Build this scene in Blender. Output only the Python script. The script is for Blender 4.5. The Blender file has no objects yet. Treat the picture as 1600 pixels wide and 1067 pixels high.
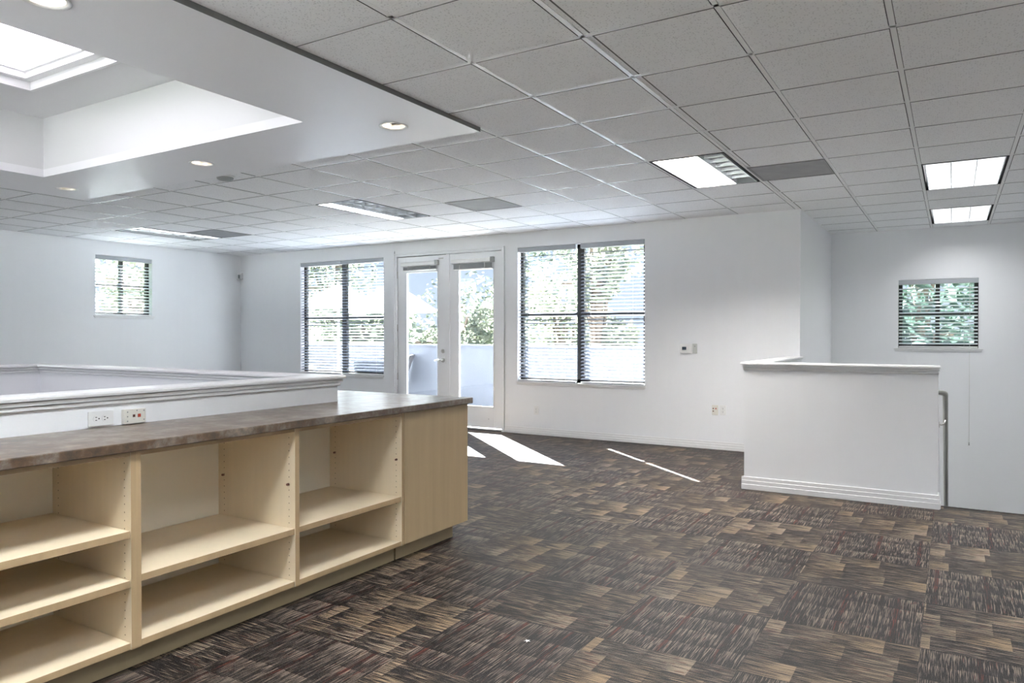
import bpy, bmesh, math, random
from mathutils import Vector, Matrix
random.seed(7)
sc = bpy.context.scene
COL = sc.collection
R = math.radians

# ------------------------------------------------------------------ materials
def newmat(name):
    m = bpy.data.materials.new(name); m.use_nodes = True
    nt = m.node_tree; nt.nodes.clear()
    out = nt.nodes.new('ShaderNodeOutputMaterial')
    return m, nt, out
def N(nt, t, **kw):
    n = nt.nodes.new(t)
    for k, v in kw.items():
        if k in n.inputs: n.inputs[k].default_value = v
        else: setattr(n, k, v)
    return n
def L(nt, a, b): nt.links.new(a, b)
def M(nt, op, a, b=None, c=None, clamp=False):
    n = nt.nodes.new('ShaderNodeMath'); n.operation = op; n.use_clamp = clamp
    for i, v in enumerate((a, b, c)):
        if v is None: continue
        if isinstance(v, (int, float)): n.inputs[i].default_value = v
        else: nt.links.new(v, n.inputs[i])
    return n.outputs[0]
def MIXC(nt, f, a, b):
    n = nt.nodes.new('ShaderNodeMix'); n.data_type = 'RGBA'
    for sock, v in ((n.inputs[0], f), (n.inputs[6], a), (n.inputs[7], b)):
        if isinstance(v, (int, float)): sock.default_value = v
        elif isinstance(v, tuple): sock.default_value = v if len(v) == 4 else (*v, 1)
        else: nt.links.new(v, sock)
    return n.outputs[2]
def pbr(name, col, rough=.5, metal=0, spec=.5, bump=None, noise=None, sheen=0):
    """noise=(scale, amount, stretch vector) varies colour; bump=(scale, strength, stretch)"""
    m, nt, out = newmat(name)
    p = N(nt, 'ShaderNodeBsdfPrincipled')
    p.inputs['Base Color'].default_value = (*col, 1)
    p.inputs['Roughness'].default_value = rough; p.inputs['Metallic'].default_value = metal
    p.inputs['Specular IOR Level'].default_value = spec
    if sheen: p.inputs['Sheen Weight'].default_value = sheen
    tc = N(nt, 'ShaderNodeTexCoord')
    if noise:
        mp = N(nt, 'ShaderNodeMapping'); mp.inputs['Scale'].default_value = noise[2] if len(noise) > 2 else (1, 1, 1)
        L(nt, tc.outputs['Object'], mp.inputs[0])
        t = N(nt, 'ShaderNodeTexNoise', Scale=noise[0], Detail=4.0); L(nt, mp.outputs[0], t.inputs['Vector'])
        a = tuple(c*(1-noise[1]) for c in col); b = tuple(min(1, c*(1+noise[1])) for c in col)
        L(nt, MIXC(nt, t.outputs[0], a, b), p.inputs['Base Color'])
    if bump:
        mp = N(nt, 'ShaderNodeMapping'); mp.inputs['Scale'].default_value = bump[2] if len(bump) > 2 else (1, 1, 1)
        L(nt, tc.outputs['Object'], mp.inputs[0])
        t = N(nt, 'ShaderNodeTexNoise', Scale=bump[0], Detail=3.0); L(nt, mp.outputs[0], t.inputs['Vector'])
        bp = N(nt, 'ShaderNodeBump', Strength=bump[1], Distance=.002)
        L(nt, t.outputs[0], bp.inputs['Height']); L(nt, bp.outputs[0], p.inputs['Normal'])
    L(nt, p.outputs[0], out.inputs[0])
    return m
def emit(name, col, s):
    m, nt, out = newmat(name)
    e = N(nt, 'ShaderNodeEmission', Strength=s); e.inputs[0].default_value = (*col, 1)
    L(nt, e.outputs[0], out.inputs[0]); return m
def glassmat(name, tint=(.93, .96, .97), gl=.06):
    m, nt, out = newmat(name)
    a = N(nt, 'ShaderNodeBsdfTransparent'); a.inputs[0].default_value = (*tint, 1)
    b = N(nt, 'ShaderNodeBsdfGlossy', Roughness=.02)
    mx = N(nt, 'ShaderNodeMixShader', Fac=gl)
    L(nt, a.outputs[0], mx.inputs[1]); L(nt, b.outputs[0], mx.inputs[2]); L(nt, mx.outputs[0], out.inputs[0])
    return m
def transl(name, col, tcol, f, rough=.6):
    m, nt, out = newmat(name)
    a = N(nt, 'ShaderNodeBsdfDiffuse'); a.inputs[0].default_value = (*col, 1)
    b = N(nt, 'ShaderNodeBsdfTranslucent'); b.inputs[0].default_value = (*tcol, 1)
    mx = N(nt, 'ShaderNodeMixShader', Fac=f)
    L(nt, a.outputs[0], mx.inputs[1]); L(nt, b.outputs[0], mx.inputs[2]); L(nt, mx.outputs[0], out.inputs[0])
    return m

wall_m = pbr('wall_paint', (.84, .85, .865), .55, spec=.3, bump=(60, .25, (1, 1, .12)), noise=(14, .012, (1, 1, .05)))
trim_m = pbr('white_semi_gloss_trim', (.80, .80, .80), .32)
soffit_m = pbr('soffit_paint', (.84, .835, .85), .38, bump=(90, .25))
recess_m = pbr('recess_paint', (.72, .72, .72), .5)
grid_m = pbr('white_metal_grid', (.80, .80, .80), .35)
frame_m = pbr('dark_bronze', (.028, .026, .024), .4)
doorp_m = pbr('door_paint', (.83, .84, .855), .3)
metal_m = pbr('satin_nickel', (.55, .54, .52), .3, 1)
railm = pbr('grey_green_enamel', (.36, .36, .33), .3)
plast_m = pbr('white_plastic', (.80, .80, .79), .35)
ivory_m = pbr('ivory_plastic', (.74, .72, .66), .35)
headrail_m = pbr('headrail_grey', (.42, .44, .47), .4)
dark_m = pbr('dark_plastic', (.03, .03, .035), .4)
grey_m = pbr('grey_plastic', (.33, .34, .33), .5)
screen_m = pbr('thermostat_screen', (.05, .07, .10), .2)
red_m = pbr('red_jack', (.45, .06, .03), .4)
brown_m = pbr('brown_jack', (.14, .06, .04), .4)
kick_m = pbr('toe_kick_laminate', (.30, .235, .14), .5, noise=(6, .12, (1, 1, 1)))
cream_m = pbr('cream_melamine', (.74, .625, .455), .42, noise=(30, .05, (1, 1, .08)))
back_m = pbr('white_melamine_back', (.78, .73, .62), .5)
maple_m = pbr('maple_edge', (.43, .305, .17), .45, noise=(24, .16, (1, 1, .12)))
vein_m = pbr('maple_veneer_door', (.45, .335, .195), .42, noise=(18, .14, (1, 1, .07)))
black_m = pbr('black_gap', (.012, .012, .012), .6)
louver_m = pbr('semi_specular_louver', (.58, .59, .60), .3, .8)
can_m = pbr('can_reflector', (.85, .80, .72), .25, .4)
ventframe_m = pbr('vent_enamel', (.24, .24, .24), .6)
canvas_m = transl('umbrella_canvas', (.86, .87, .88), (.80, .82, .85), .35)
slat_m = transl('shaded_vinyl_slat', (.36, .39, .45), (.3, .35, .4), .10)  # white slats with their bluish shading put into the colour
slatw_m = transl('white_vinyl_slat', (.82, .85, .88), (.7, .75, .8), .15)
cord_m = pbr('blind_cord', (.62, .62, .60), .6)
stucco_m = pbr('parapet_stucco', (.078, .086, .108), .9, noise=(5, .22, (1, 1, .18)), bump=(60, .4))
conc_m = pbr('patio_concrete', (.55, .54, .52), .9, noise=(5, .1))
roof_m = pbr('dark_shingle', (.10, .10, .11), .9, noise=(20, .3))
bldg_m = pbr('house_stucco', (.55, .52, .47), .9, noise=(3, .06))
grass_m = pbr('grass', (.10, .15, .05), 1, noise=(3, .4))
bark_m = pbr('bark', (.16, .12, .09), .95, noise=(9, .4, (1, 1, .2)))
dleafs = [transl('dark_leaf_%d' % i, c, c, .35) for i, c in enumerate(((.05, .085, .065), (.10, .14, .12)))]
leafs = [transl('leaf_%d' % i, c, (c[0]*1.25, c[1]*1.25, c[2]*1.05), .45) for i, c in enumerate(((.15, .17, .145), (.20, .215, .18), (.11, .13, .115), (.25, .26, .215)))]
mesh_m = pbr('patio_sling', (.07, .07, .08), .8)
pglass = glassmat('window_glass')
lens_on = emit('fluorescent_lamp_warm', (1, .965, .93), 34)
lens_c = emit('fluorescent_lamp_cool', (.98, .99, 1), 16)
lens_d = emit('fluorescent_lamp_dim', (.98, .99, 1), 6)
lens_wh = emit('fill_lamp_white', (.91, .955, 1), 15)  # fill level of the unseen fixtures behind the camera
lens_st = emit('fluorescent_lamp_stairs', (.98, .985, 1), 4.6)
lens_off = pbr('unlit_lamp', (.55, .57, .60), .3)
can_on = emit('can_lamp', (1, .90, .76), 7)

def skylight_mat():
    m, nt, out = newmat('skylight_acrylic')
    b = N(nt, 'ShaderNodeBsdfTranslucent'); b.inputs[0].default_value = (.37, .36, .38, 1)
    L(nt, b.outputs[0], out.inputs[0]); return m
sky_m = skylight_mat()

def tile_mat():
    m, nt, out = newmat('mineral_fibre_ceiling_tile')
    p = N(nt, 'ShaderNodeBsdfPrincipled', Roughness=.8); p.inputs['Specular IOR Level'].default_value = .165
    tc = N(nt, 'ShaderNodeTexCoord')
    v = N(nt, 'ShaderNodeTexVoronoi', Scale=85.0); L(nt, tc.outputs['Object'], v.inputs['Vector'])
    n = N(nt, 'ShaderNodeTexNoise', Scale=120.0, Detail=3.0); L(nt, tc.outputs['Object'], n.inputs['Vector'])
    big = N(nt, 'ShaderNodeTexNoise', Scale=.8, Detail=1.0); L(nt, tc.outputs['Object'], big.inputs['Vector'])
    # pin holes: small dark pits where the cell noise is low, only some of the cells
    sep = N(nt, 'ShaderNodeSeparateColor'); L(nt, v.outputs['Color'], sep.inputs[0])
    hole = M(nt, 'MULTIPLY', M(nt, 'LESS_THAN', v.outputs['Distance'], .30), M(nt, 'GREATER_THAN', sep.outputs[0], .45))
    spk = M(nt, 'MULTIPLY', M(nt, 'SUBTRACT', n.outputs[0], .5), .5)
    f = M(nt, 'ADD', M(nt, 'MULTIPLY', hole, .45), spk, clamp=True)
    L(nt, MIXC(nt, f, (.86, .865, .875), (.42, .42, .43)), p.inputs['Base Color'])
    bp = N(nt, 'ShaderNodeBump', Strength=.5, Distance=.002)
    L(nt, M(nt, 'SUBTRACT', n.outputs[0], hole), bp.inputs['Height']); L(nt, bp.outputs[0], p.inputs['Normal'])
    L(nt, p.outputs[0], out.inputs[0]); return m
tile_m = tile_mat()

def vent_mat():
    m, nt, out = newmat('perforated_return_grille')
    p = N(nt, 'ShaderNodeBsdfPrincipled', Roughness=.6)
    tc = N(nt, 'ShaderNodeTexCoord')
    n = N(nt, 'ShaderNodeTexNoise', Scale=3.5, Detail=2.0, Distortion=1.6); L(nt, tc.outputs['Object'], n.inputs['Vector'])
    v = N(nt, 'ShaderNodeTexVoronoi', Scale=140.0, Randomness=0.0); L(nt, tc.outputs['Object'], v.inputs['Vector'])
    h = M(nt, 'MULTIPLY', M(nt, 'LESS_THAN', v.outputs['Distance'], .32), .45)
    L(nt, MIXC(nt, h, MIXC(nt, n.outputs[0], (.20, .20, .205), (.36, .36, .365)), (.06, .06, .06)), p.inputs['Base Color'])
    L(nt, p.outputs[0], out.inputs[0]); return m
vent_m = vent_mat()

def counter_mat():
    m, nt, out = newmat('stone_laminate')
    p = N(nt, 'ShaderNodeBsdfPrincipled', Roughness=.34)
    p.inputs['Specular IOR Level'].default_value = .8; p.inputs['Coat Weight'].default_value = .35; p.inputs['Coat Roughness'].default_value = .26
    tc = N(nt, 'ShaderNodeTexCoord')
    n = N(nt, 'ShaderNodeTexNoise', Scale=9.0, Detail=9.0, Roughness=.72); L(nt, tc.outputs['Object'], n.inputs['Vector'])
    r = N(nt, 'ShaderNodeValToRGB'); e = r.color_ramp.elements
    e[0].position = .36; e[0].color = (.045, .031, .020, 1); e[1].position = .66; e[1].color = (.27, .205, .15, 1)
    x = e.new(.47); x.color = (.105, .058, .028, 1); x = e.new(.55); x.color = (.15, .12, .095, 1)
    L(nt, n.outputs[0], r.inputs[0]); L(nt, r.outputs[0], p.inputs['Base Color'])
    L(nt, p.outputs[0], out.inputs[0]); return m
counter_m = counter_mat()

def carpet_mat():
    m, nt, out = newmat('streaked_carpet_tile')
    p = N(nt, 'ShaderNodeBsdfPrincipled', Roughness=.48)
    p.inputs['Specular IOR Level'].default_value = .16
    p.inputs['Sheen Weight'].default_value = 0
    tc = N(nt, 'ShaderNodeTexCoord'); sx = N(nt, 'ShaderNodeSeparateXYZ'); L(nt, tc.outputs['Object'], sx.inputs[0])
    T = .6096
    X = M(nt, 'DIVIDE', M(nt, 'ADD', sx.outputs[0], .11+40*T), T)
    Y = M(nt, 'DIVIDE', M(nt, 'ADD', sx.outputs[1], -3.52+40*T), T)
    ix, iy = M(nt, 'FLOOR', X), M(nt, 'FLOOR', Y)
    fx, fy = M(nt, 'FRACT', X), M(nt, 'FRACT', Y)
    par = M(nt, 'MODULO', M(nt, 'ADD', ix, iy), 2.0)
    def mixf(f, a, b): return M(nt, 'ADD', M(nt, 'MULTIPLY', M(nt, 'SUBTRACT', b, a), f), a)
    # ix,iy offset by 40+40 (even) and index sum 0 -> streaks along X
    par1 = M(nt, 'GREATER_THAN', par, .5)
    u = mixf(par1, fx, fy); v = mixf(par1, fy, fx)
    tid = M(nt, 'ADD', M(nt, 'MULTIPLY', ix, 7.13), M(nt, 'MULTIPLY', iy, 3.71))
    vr = M(nt, 'MULTIPLY', v, 4.0); row = M(nt, 'FLOOR', vr)
    wn0 = N(nt, 'ShaderNodeTexWhiteNoise', noise_dimensions='2D')
    c0 = N(nt, 'ShaderNodeCombineXYZ'); L(nt, row, c0.inputs[0]); L(nt, tid, c0.inputs[1]); L(nt, c0.outputs[0], wn0.inputs['Vector'])
    ub = M(nt, 'ADD', M(nt, 'MULTIPLY', u, mixf(par1, 3.0, 4.0)), M(nt, 'MULTIPLY', wn0.outputs['Value'], mixf(par1, 1.0, .15))); cell = M(nt, 'FLOOR', ub); fu = M(nt, 'FRACT', ub)
    wn = N(nt, 'ShaderNodeTexWhiteNoise', noise_dimensions='3D')
    c1 = N(nt, 'ShaderNodeCombineXYZ'); L(nt, row, c1.inputs[0]); L(nt, tid, c1.inputs[1]); L(nt, cell, c1.inputs[2]); L(nt, c1.outputs[0], wn.inputs['Vector'])
    sc_ = N(nt, 'ShaderNodeSeparateColor'); L(nt, wn.outputs['Color'], sc_.inputs[0])
    r1, r2, r3 = sc_.outputs
    def streak(su, sv, seed):
        c = N(nt, 'ShaderNodeCombineXYZ'); L(nt, M(nt, 'MULTIPLY', u, su), c.inputs[0]); L(nt, M(nt, 'MULTIPLY', v, sv), c.inputs[1])
        L(nt, M(nt, 'ADD', tid, seed), c.inputs[2])
        n = N(nt, 'ShaderNodeTexNoise', Scale=1.0, Detail=1.5, Roughness=.6); L(nt, c.outputs[0], n.inputs['Vector']); return n.outputs[0]
    s1 = streak(5.0, 210, 0.0)
    s2 = streak(8.0, 60, 31.7)
    # cell brightness rises along the streak then stops sharply
    dens = M(nt, 'ADD', M(nt, 'MULTIPLY', M(nt, 'MULTIPLY', mixf(par1, r1, M(nt, 'ADD', M(nt, 'MULTIPLY', r1, .5), .22)), fu), .185), M(nt, 'MULTIPLY', r2, .05))
    st = M(nt, 'MULTIPLY', M(nt, 'SUBTRACT', M(nt, 'ADD', s1, dens), .600), 10.5, clamp=True)
    st = M(nt, 'MINIMUM', M(nt, 'MAXIMUM', st, 0.0), 1.0)
    tan = MIXC(nt, par1, MIXC(nt, r3, (.32, .22, .13), (.32, .25, .18)), (.25, .195, .15))
    vf = M(nt, 'ABSOLUTE', M(nt, 'SUBTRACT', M(nt, 'FRACT', M(nt, 'ADD', M(nt, 'MULTIPLY', v, 2.7), M(nt, 'MULTIPLY', tid, .37))), .5))
    redc = M(nt, 'MULTIPLY', par1, M(nt, 'GREATER_THAN', vf, .455))
    redm = M(nt, 'MULTIPLY', M(nt, 'GREATER_THAN', s2, .60), M(nt, 'GREATER_THAN', r3, .55))
    tan = MIXC(nt, M(nt, 'MAXIMUM', M(nt, 'MULTIPLY', redm, .75), redc), tan, (.13, .03, .018))
    base = MIXC(nt, s2, (.007, .0055, .005), (.020, .016, .015))
    pile = N(nt, 'ShaderNodeTexNoise', Scale=260.0, Detail=2.0); L(nt, tc.outputs['Object'], pile.inputs['Vector'])
    base = MIXC(nt, M(nt, 'MULTIPLY', M(nt, 'SUBTRACT', pile.outputs[0], .54), 6.0, clamp=True), base, (.060, .055, .056))
    col = MIXC(nt, M(nt, 'MULTIPLY', st, .82), base, tan)
    g = N(nt, 'ShaderNodeHueSaturation'); L(nt, col, g.inputs['Color']); L(nt, M(nt, 'ADD', M(nt, 'MULTIPLY', pile.outputs[0], .9), .55), g.inputs['Value'])
    L(nt, g.outputs[0], p.inputs['Base Color'])
    bp = N(nt, 'ShaderNodeBump', Strength=.6, Distance=.003); L(nt, pile.outputs[0], bp.inputs['Height']); L(nt, bp.outputs[0], p.inputs['Normal'])
    L(nt, p.outputs[0], out.inputs[0]); return m
carpet_m = carpet_mat()

# ------------------------------------------------------------------ mesh helpers
class MB:
    def __init__(s): s.bm = bmesh.new()
    def box(s, x0, x1, y0, y1, z0, z1, mi=0, faces=None):
        """faces: dict like {'+x': material index}"""
        v = [s.bm.verts.new(p) for p in ((x0,y0,z0),(x1,y0,z0),(x1,y1,z0),(x0,y1,z0),(x0,y0,z1),(x1,y0,z1),(x1,y1,z1),(x0,y1,z1))]
        for key, idx in (('-z',(3,2,1,0)),('+z',(4,5,6,7)),('-y',(0,1,5,4)),('+x',(1,2,6,5)),('+y',(2,3,7,6)),('-x',(3,0,4,7))):
            f = s.bm.faces.new([v[i] for i in idx]); f.material_index = (faces or {}).get(key, mi)
        return s
    def quad(s, pts, mi=0):
        f = s.bm.faces.new([s.bm.verts.new(p) for p in pts]); f.material_index = mi; return s
    def prism(s, pts, axis, a0, a1, mi=0):
        """pts: 2-D outline; axis 'x','y','z' extruded from a0 to a1"""
        def P(p, a): return {'x': (a, p[0], p[1]), 'y': (p[0], a, p[1]), 'z': (p[0], p[1], a)}[axis]
        A = [s.bm.verts.new(P(p, a0)) for p in pts]; B = [s.bm.verts.new(P(p, a1)) for p in pts]
        n = len(pts)
        for i in range(n):
            f = s.bm.faces.new((A[i], A[(i+1) % n], B[(i+1) % n], B[i])); f.material_index = mi
        for q in (A[::-1], B):
            f = s.bm.faces.new(q); f.material_index = mi
        return s
    def cyl(s, p0, p1, r0, r1=None, n=20, mi=0, caps=True, smooth=True):
        r1 = r0 if r1 is None else r1
        p0, p1 = Vector(p0), Vector(p1); d = (p1-p0).normalized()
        a = d.orthogonal().normalized(); b = d.cross(a)
        A = [s.bm.verts.new(p0+(a*math.cos(t)+b*math.sin(t))*r0) for t in (2*math.pi*i/n for i in range(n))]
        B = [s.bm.verts.new(p1+(a*math.cos(t)+b*math.sin(t))*r1) for t in (2*math.pi*i/n for i in range(n))]
        for i in range(n):
            f = s.bm.faces.new((A[i], A[(i+1) % n], B[(i+1) % n], B[i])); f.material_index = mi; f.smooth = smooth
        if caps:
            for q in (A[::-1], B):
                f = s.bm.faces.new(q); f.material_index = mi
        return s
    def tube(s, pts, r, n=12, mi=0):
        pts = [Vector(p) for p in pts]; rings = []; up = None
        for i, p in enumerate(pts):
            d = (pts[min(i+1, len(pts)-1)]-pts[max(i-1, 0)]).normalized()
            a = d.orthogonal().normalized() if up is None else (up-d*up.dot(d)).normalized()
            up = a; b = d.cross(a)
            rings.append([s.bm.verts.new(p+(a*math.cos(t)+b*math.sin(t))*r) for t in (2*math.pi*k/n for k in range(n))])
        for A, B in zip(rings, rings[1:]):
            for i in range(n):
                f = s.bm.faces.new((A[i], A[(i+1) % n], B[(i+1) % n], B[i])); f.material_index = mi; f.smooth = True
        for q in (rings[0][::-1], rings[-1]):
            f = s.bm.faces.new(q); f.material_index = mi
        return s
    def lathe(s, prof, c, n=32, mi=0, axis='z'):
        rings = []
        for r, h in prof:
            ring = []
            for k in range(n):
                t = 2*math.pi*k/n; a, b = r*math.cos(t), r*math.sin(t)
                ring.append(s.bm.verts.new((c[0]+a, c[1]+b, c[2]+h) if axis == 'z' else ((c[0]+a, c[1]+h, c[2]+b) if axis == 'y' else (c[0]+h, c[1]+a, c[2]+b))))
            rings.append(ring)
        for A, B in zip(rings, rings[1:]):
            for i in range(n):
                f = s.bm.faces.new((A[i], A[(i+1) % n], B[(i+1) % n], B[i])); f.material_index = mi; f.smooth = True
        return s
    def disc(s, c, r, normal, n=10, mi=0):
        c = Vector(c); d = Vector(normal).normalized(); a = d.orthogonal().normalized(); b = d.cross(a)
        f = s.bm.faces.new([s.bm.verts.new(c+(a*math.cos(t)+b*math.sin(t))*r) for t in (2*math.pi*i/n for i in range(n))]); f.material_index = mi
        return s
    def build(s, name, mats, parent=None, bevel=0, kind=None, label=None, origin=None):
        org = Vector(origin) if origin is not None else (Vector(parent['_o']) if parent is not None and '_o' in parent else Vector((0, 0, 0)))
        if parent is None and origin is None and kind is None:
            vs = [v.co for v in s.bm.verts]
            org = Vector(((min(v.x for v in vs)+max(v.x for v in vs))/2, (min(v.y for v in vs)+max(v.y for v in vs))/2, min(v.z for v in vs)))
        for v in s.bm.verts: v.co -= org
        bmesh.ops.recalc_face_normals(s.bm, faces=s.bm.faces[:]) if s.recalc else None
        me = bpy.data.meshes.new(name); s.bm.to_mesh(me); s.bm.free()
        for m in (mats if isinstance(mats, (list, tuple)) else [mats]): me.materials.append(m)
        o = bpy.data.objects.new(name, me); COL.objects.link(o)
        if parent is not None: o.parent = parent
        else: o.location = org
        o['_o'] = tuple(org)
        if bevel:
            b = o.modifiers.new('bevel', 'BEVEL'); b.width = bevel; b.segments = 2; b.limit_method = 'ANGLE'
        if kind: o['kind'] = kind
        if label: o['label'] = label
        return o
    recalc = True
def empty(name, loc, label=None, cat=None, group=None, kind=None, rz=0, local=False):
    o = bpy.data.objects.new(name, None); COL.objects.link(o); o.location = loc; o.rotation_euler = (0, 0, rz)
    o.empty_display_size = .05
    o['_o'] = (0, 0, 0) if (rz or local) else tuple(loc)
    for k, v in (('label', label), ('category', cat), ('group', group), ('kind', kind)):
        if v: o[k] = v
    return o
def tag(o, label, cat, group=None, kind=None):
    for k, v in (('label', label), ('category', cat), ('group', group), ('kind', kind)):
        if v: o[k] = v
    return o
def ring(mb, ox0, ox1, oy0, oy1, ix0, ix1, iy0, iy1, z0, z1, mi=0):
    """rectangular ring with four mitred sides, one closed solid"""
    O = [(ox0, oy0), (ox1, oy0), (ox1, oy1), (ox0, oy1)]; I = [(ix0, iy0), (ix1, iy0), (ix1, iy1), (ix0, iy1)]
    v = {}
    for nm, P in (('O', O), ('I', I)):
        for k, (x, y) in enumerate(P):
            for z in (z0, z1): v[nm, k, z] = mb.bm.verts.new((x, y, z))
    for k in range(4):
        j = (k+1) % 4
        for q in ((('O', k, z0), ('O', j, z0), ('O', j, z1), ('O', k, z1)), (('I', k, z0), ('I', j, z0), ('I', j, z1), ('I', k, z1)),
                  (('O', k, z1), ('O', j, z1), ('I', j, z1), ('I', k, z1)), (('O', k, z0), ('O', j, z0), ('I', j, z0), ('I', k, z0))):
            f = mb.bm.faces.new([v[a] for a in q]); f.material_index = mi
    return mb

# ------------------------------------------------------------------ dimensions (metres; camera stands over the origin)
HC = 1.325; ZC = 2.68
XL, XR = -10.57, 3.6            # left wall, right wall
YF, YB = 8.39, -3.4             # window wall, wall behind the camera
XS, YS = -1.415, 10.75          # stair recess: side wall and end wall
T = .6096; GX, GY = -2.0611, 2.415
gx = lambda i: GX+i*T
gy = lambda j: GY+j*T

# ------------------------------------------------------------------ walls
def wall_with_holes(name, axis, at, thick, a0, a1, z0, z1, holes, out_dir):
    """axis 'y': wall lies in plane y=at, spans x; 'x': plane x=at, spans y. thick extends in out_dir"""
    mb = MB(); b0, b1 = sorted((at, at+thick*out_dir))
    xs = sorted({a0, a1, *[h[0] for h in holes], *[h[1] for h in holes]})
    for p, q in zip(xs, xs[1:]):
        hs = sorted([(h[2], h[3]) for h in holes if h[0] <= p+1e-6 and h[1] >= q-1e-6])
        z = z0
        for h0, h1 in hs+[(z1, z1)]:
            if h0 > z+1e-6:
                if axis == 'y': mb.box(p, q, b0, b1, z, h0)
                else: mb.box(b0, b1, p, q, z, h0)
            z = h1
    return mb.build(name, wall_m, kind='structure', origin=(0, 0, 0))
W1 = (-9.098, -7.325, .70, 2.48); W2 = (-4.983, -3.192, .70, 2.48); DR = (-7.10, -5.195, 0, 2.50)
WL = (5.893, 6.762, 1.60, 2.475); WR = (-.606, .278, 1.15, 2.03)
TH = .16
wall_with_holes('wall_window_side', 'y', YF, TH, XL-TH, XS, 0, 3.6, [W1, DR, W2], 1)
wall_with_holes('wall_left', 'x', XL, TH, YB, YF, 0, 3.6, [WL], -1)
wall_with_holes('wall_stair_end', 'y', YS, TH, XS-TH, 2.9, -3.0, 3.6, [WR], 1)
MB().box(XS-TH, XS, YF+TH, YS, -3.0, 3.6).box(XS-TH, XS, YF, YF+TH, -3, -.3).build('wall_stair_side', wall_m, kind='structure', origin=(0, 0, 0))
MB().box(1.25, 1.37, 6.62, YS, -3.0, 3.6).build('wall_stair_right', wall_m, kind='structure', origin=(0, 0, 0))
MB().box(XR, XR+TH, YB, 6.62, 0, 3.6).box(1.37, XR+TH, 6.62, 6.62+TH, 0, 3.6).build('wall_right', wall_m, kind='structure', origin=(0, 0, 0))
wall_with_holes('wall_behind', 'y', YB, TH, XL-TH, XR+TH, 0, 3.6, [(-9.4, -6.6, .75, 2.45), (-5.4, -2.6, .75, 2.45), (-1.6, 1.6, .75, 2.45)], -1)

# ------------------------------------------------------------------ floor (with the light well and the stairwell cut out)
fl = MB()
WX0, WX1, WY0, WY1 = -6.60, -3.355, -.15, 3.205      # inner faces of the light well
SYF = 6.50                                             # stairwell front edge
SX0 = -1.415
for x0, x1, y0, y1 in ((XL, WX0-.05, YB, YF), (WX0-.05, WX1+.045, YB, WY0-.05), (WX0-.05, WX1+.045, WY1+.045, YF), (WX1+.045, XR, YB, SYF), (WX1+.045, SX0, SYF, YF)):
    fl.box(x0, x1, y0, y1, -.28, 0)
fl.build('floor', carpet_m, kind='structure', origin=(0, 0, 0))
MB().box(-11, 4, -3.5, 11, -3.1, -3.0).build('floor_lower', pbr('lower_floor', (.45, .43, .40), .8), kind='structure', origin=(0, 0, 0))

# stairs going down towards the end wall, behind the landing edge
st = MB()
n = 14
for k in range(n):
    st.box(-.09, 1.25, SYF+.02+k*.27, SYF+.02+(k+1)*.27+.02 if k < n-1 else YS, -3.0, -.19*(k+1))
st.build('floor_stairs', carpet_m, kind='structure', origin=(0, 0, 0))

# ------------------------------------------------------------------ pony walls with stepped caps
def cap_steps(o, zt):
    return [(.010*o, zt-.064), (.013*o, zt-.060), (.013*o, zt-.046), (.003*o, zt-.045), (.003*o, zt-.041), (.023*o, zt-.040), (.023*o, zt-.026),
            (.010*o, zt-.025), (.010*o, zt-.021), (.036*o, zt-.020), (.038*o, zt-.010), (.034*o, zt-.002), (.028*o, zt)]
def sweep_cap(mb, loops, closed, prof, zt):
    """loops: function(offset) -> outer polygon, inner polygon (same count)"""
    rows = []
    for o, z in prof: rows.append([mb.bm.verts.new((x, y, z)) for x, y in loops(o)[0]])
    for o, z in prof[::-1]: rows.append([mb.bm.verts.new((x, y, z)) for x, y in loops(o)[1]])
    m = len(rows); n = len(rows[0])
    for a in range(m):
        A, B = rows[a], rows[(a+1) % m]
        for i in range(n if closed else n-1):
            j = (i+1) % n; mb.bm.faces.new((A[i], A[j], B[j], B[i]))
    if not closed:
        for e in (0, -1): mb.bm.faces.new([r[e] for r in rows])

def cap_profile(o, zt):      # (overhang, z0, z1) steps
    return ((.012*o, zt-.060, zt-.042), (.022*o, zt-.042, zt-.024), (.032*o, zt-.024, zt))
# light-well wall
pw = MB()
OX0, OX1, OY0, OY1 = WX0-.10, -3.255, WY0-.10, 3.300
ring(pw, OX0, OX1, OY0, OY1, WX0, WX1, WY0, WY1, .873, 1.046)
ring(pw, OX0+.05, -3.310, OY0+.05, 3.25, WX0, WX1, WY0, WY1, -3.0, .873)
pw.build('wall_lightwell', wall_m, kind='structure', origin=(0, 0, 0))
cp = MB()
sweep_cap(cp, lambda o: ([(OX0-o, OY0-o), (OX1+o, OY0-o), (OX1+o, OY1+o), (OX0-o, OY1+o)], [(WX0+o, WY0+o), (WX1-o, WY0+o), (WX1-o, WY1-o), (WX0+o, WY1-o)]), True, cap_steps(1, 1.072), 0)
cp.build('trim_1', trim_m, kind='structure', origin=(0, 0, 0))
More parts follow.
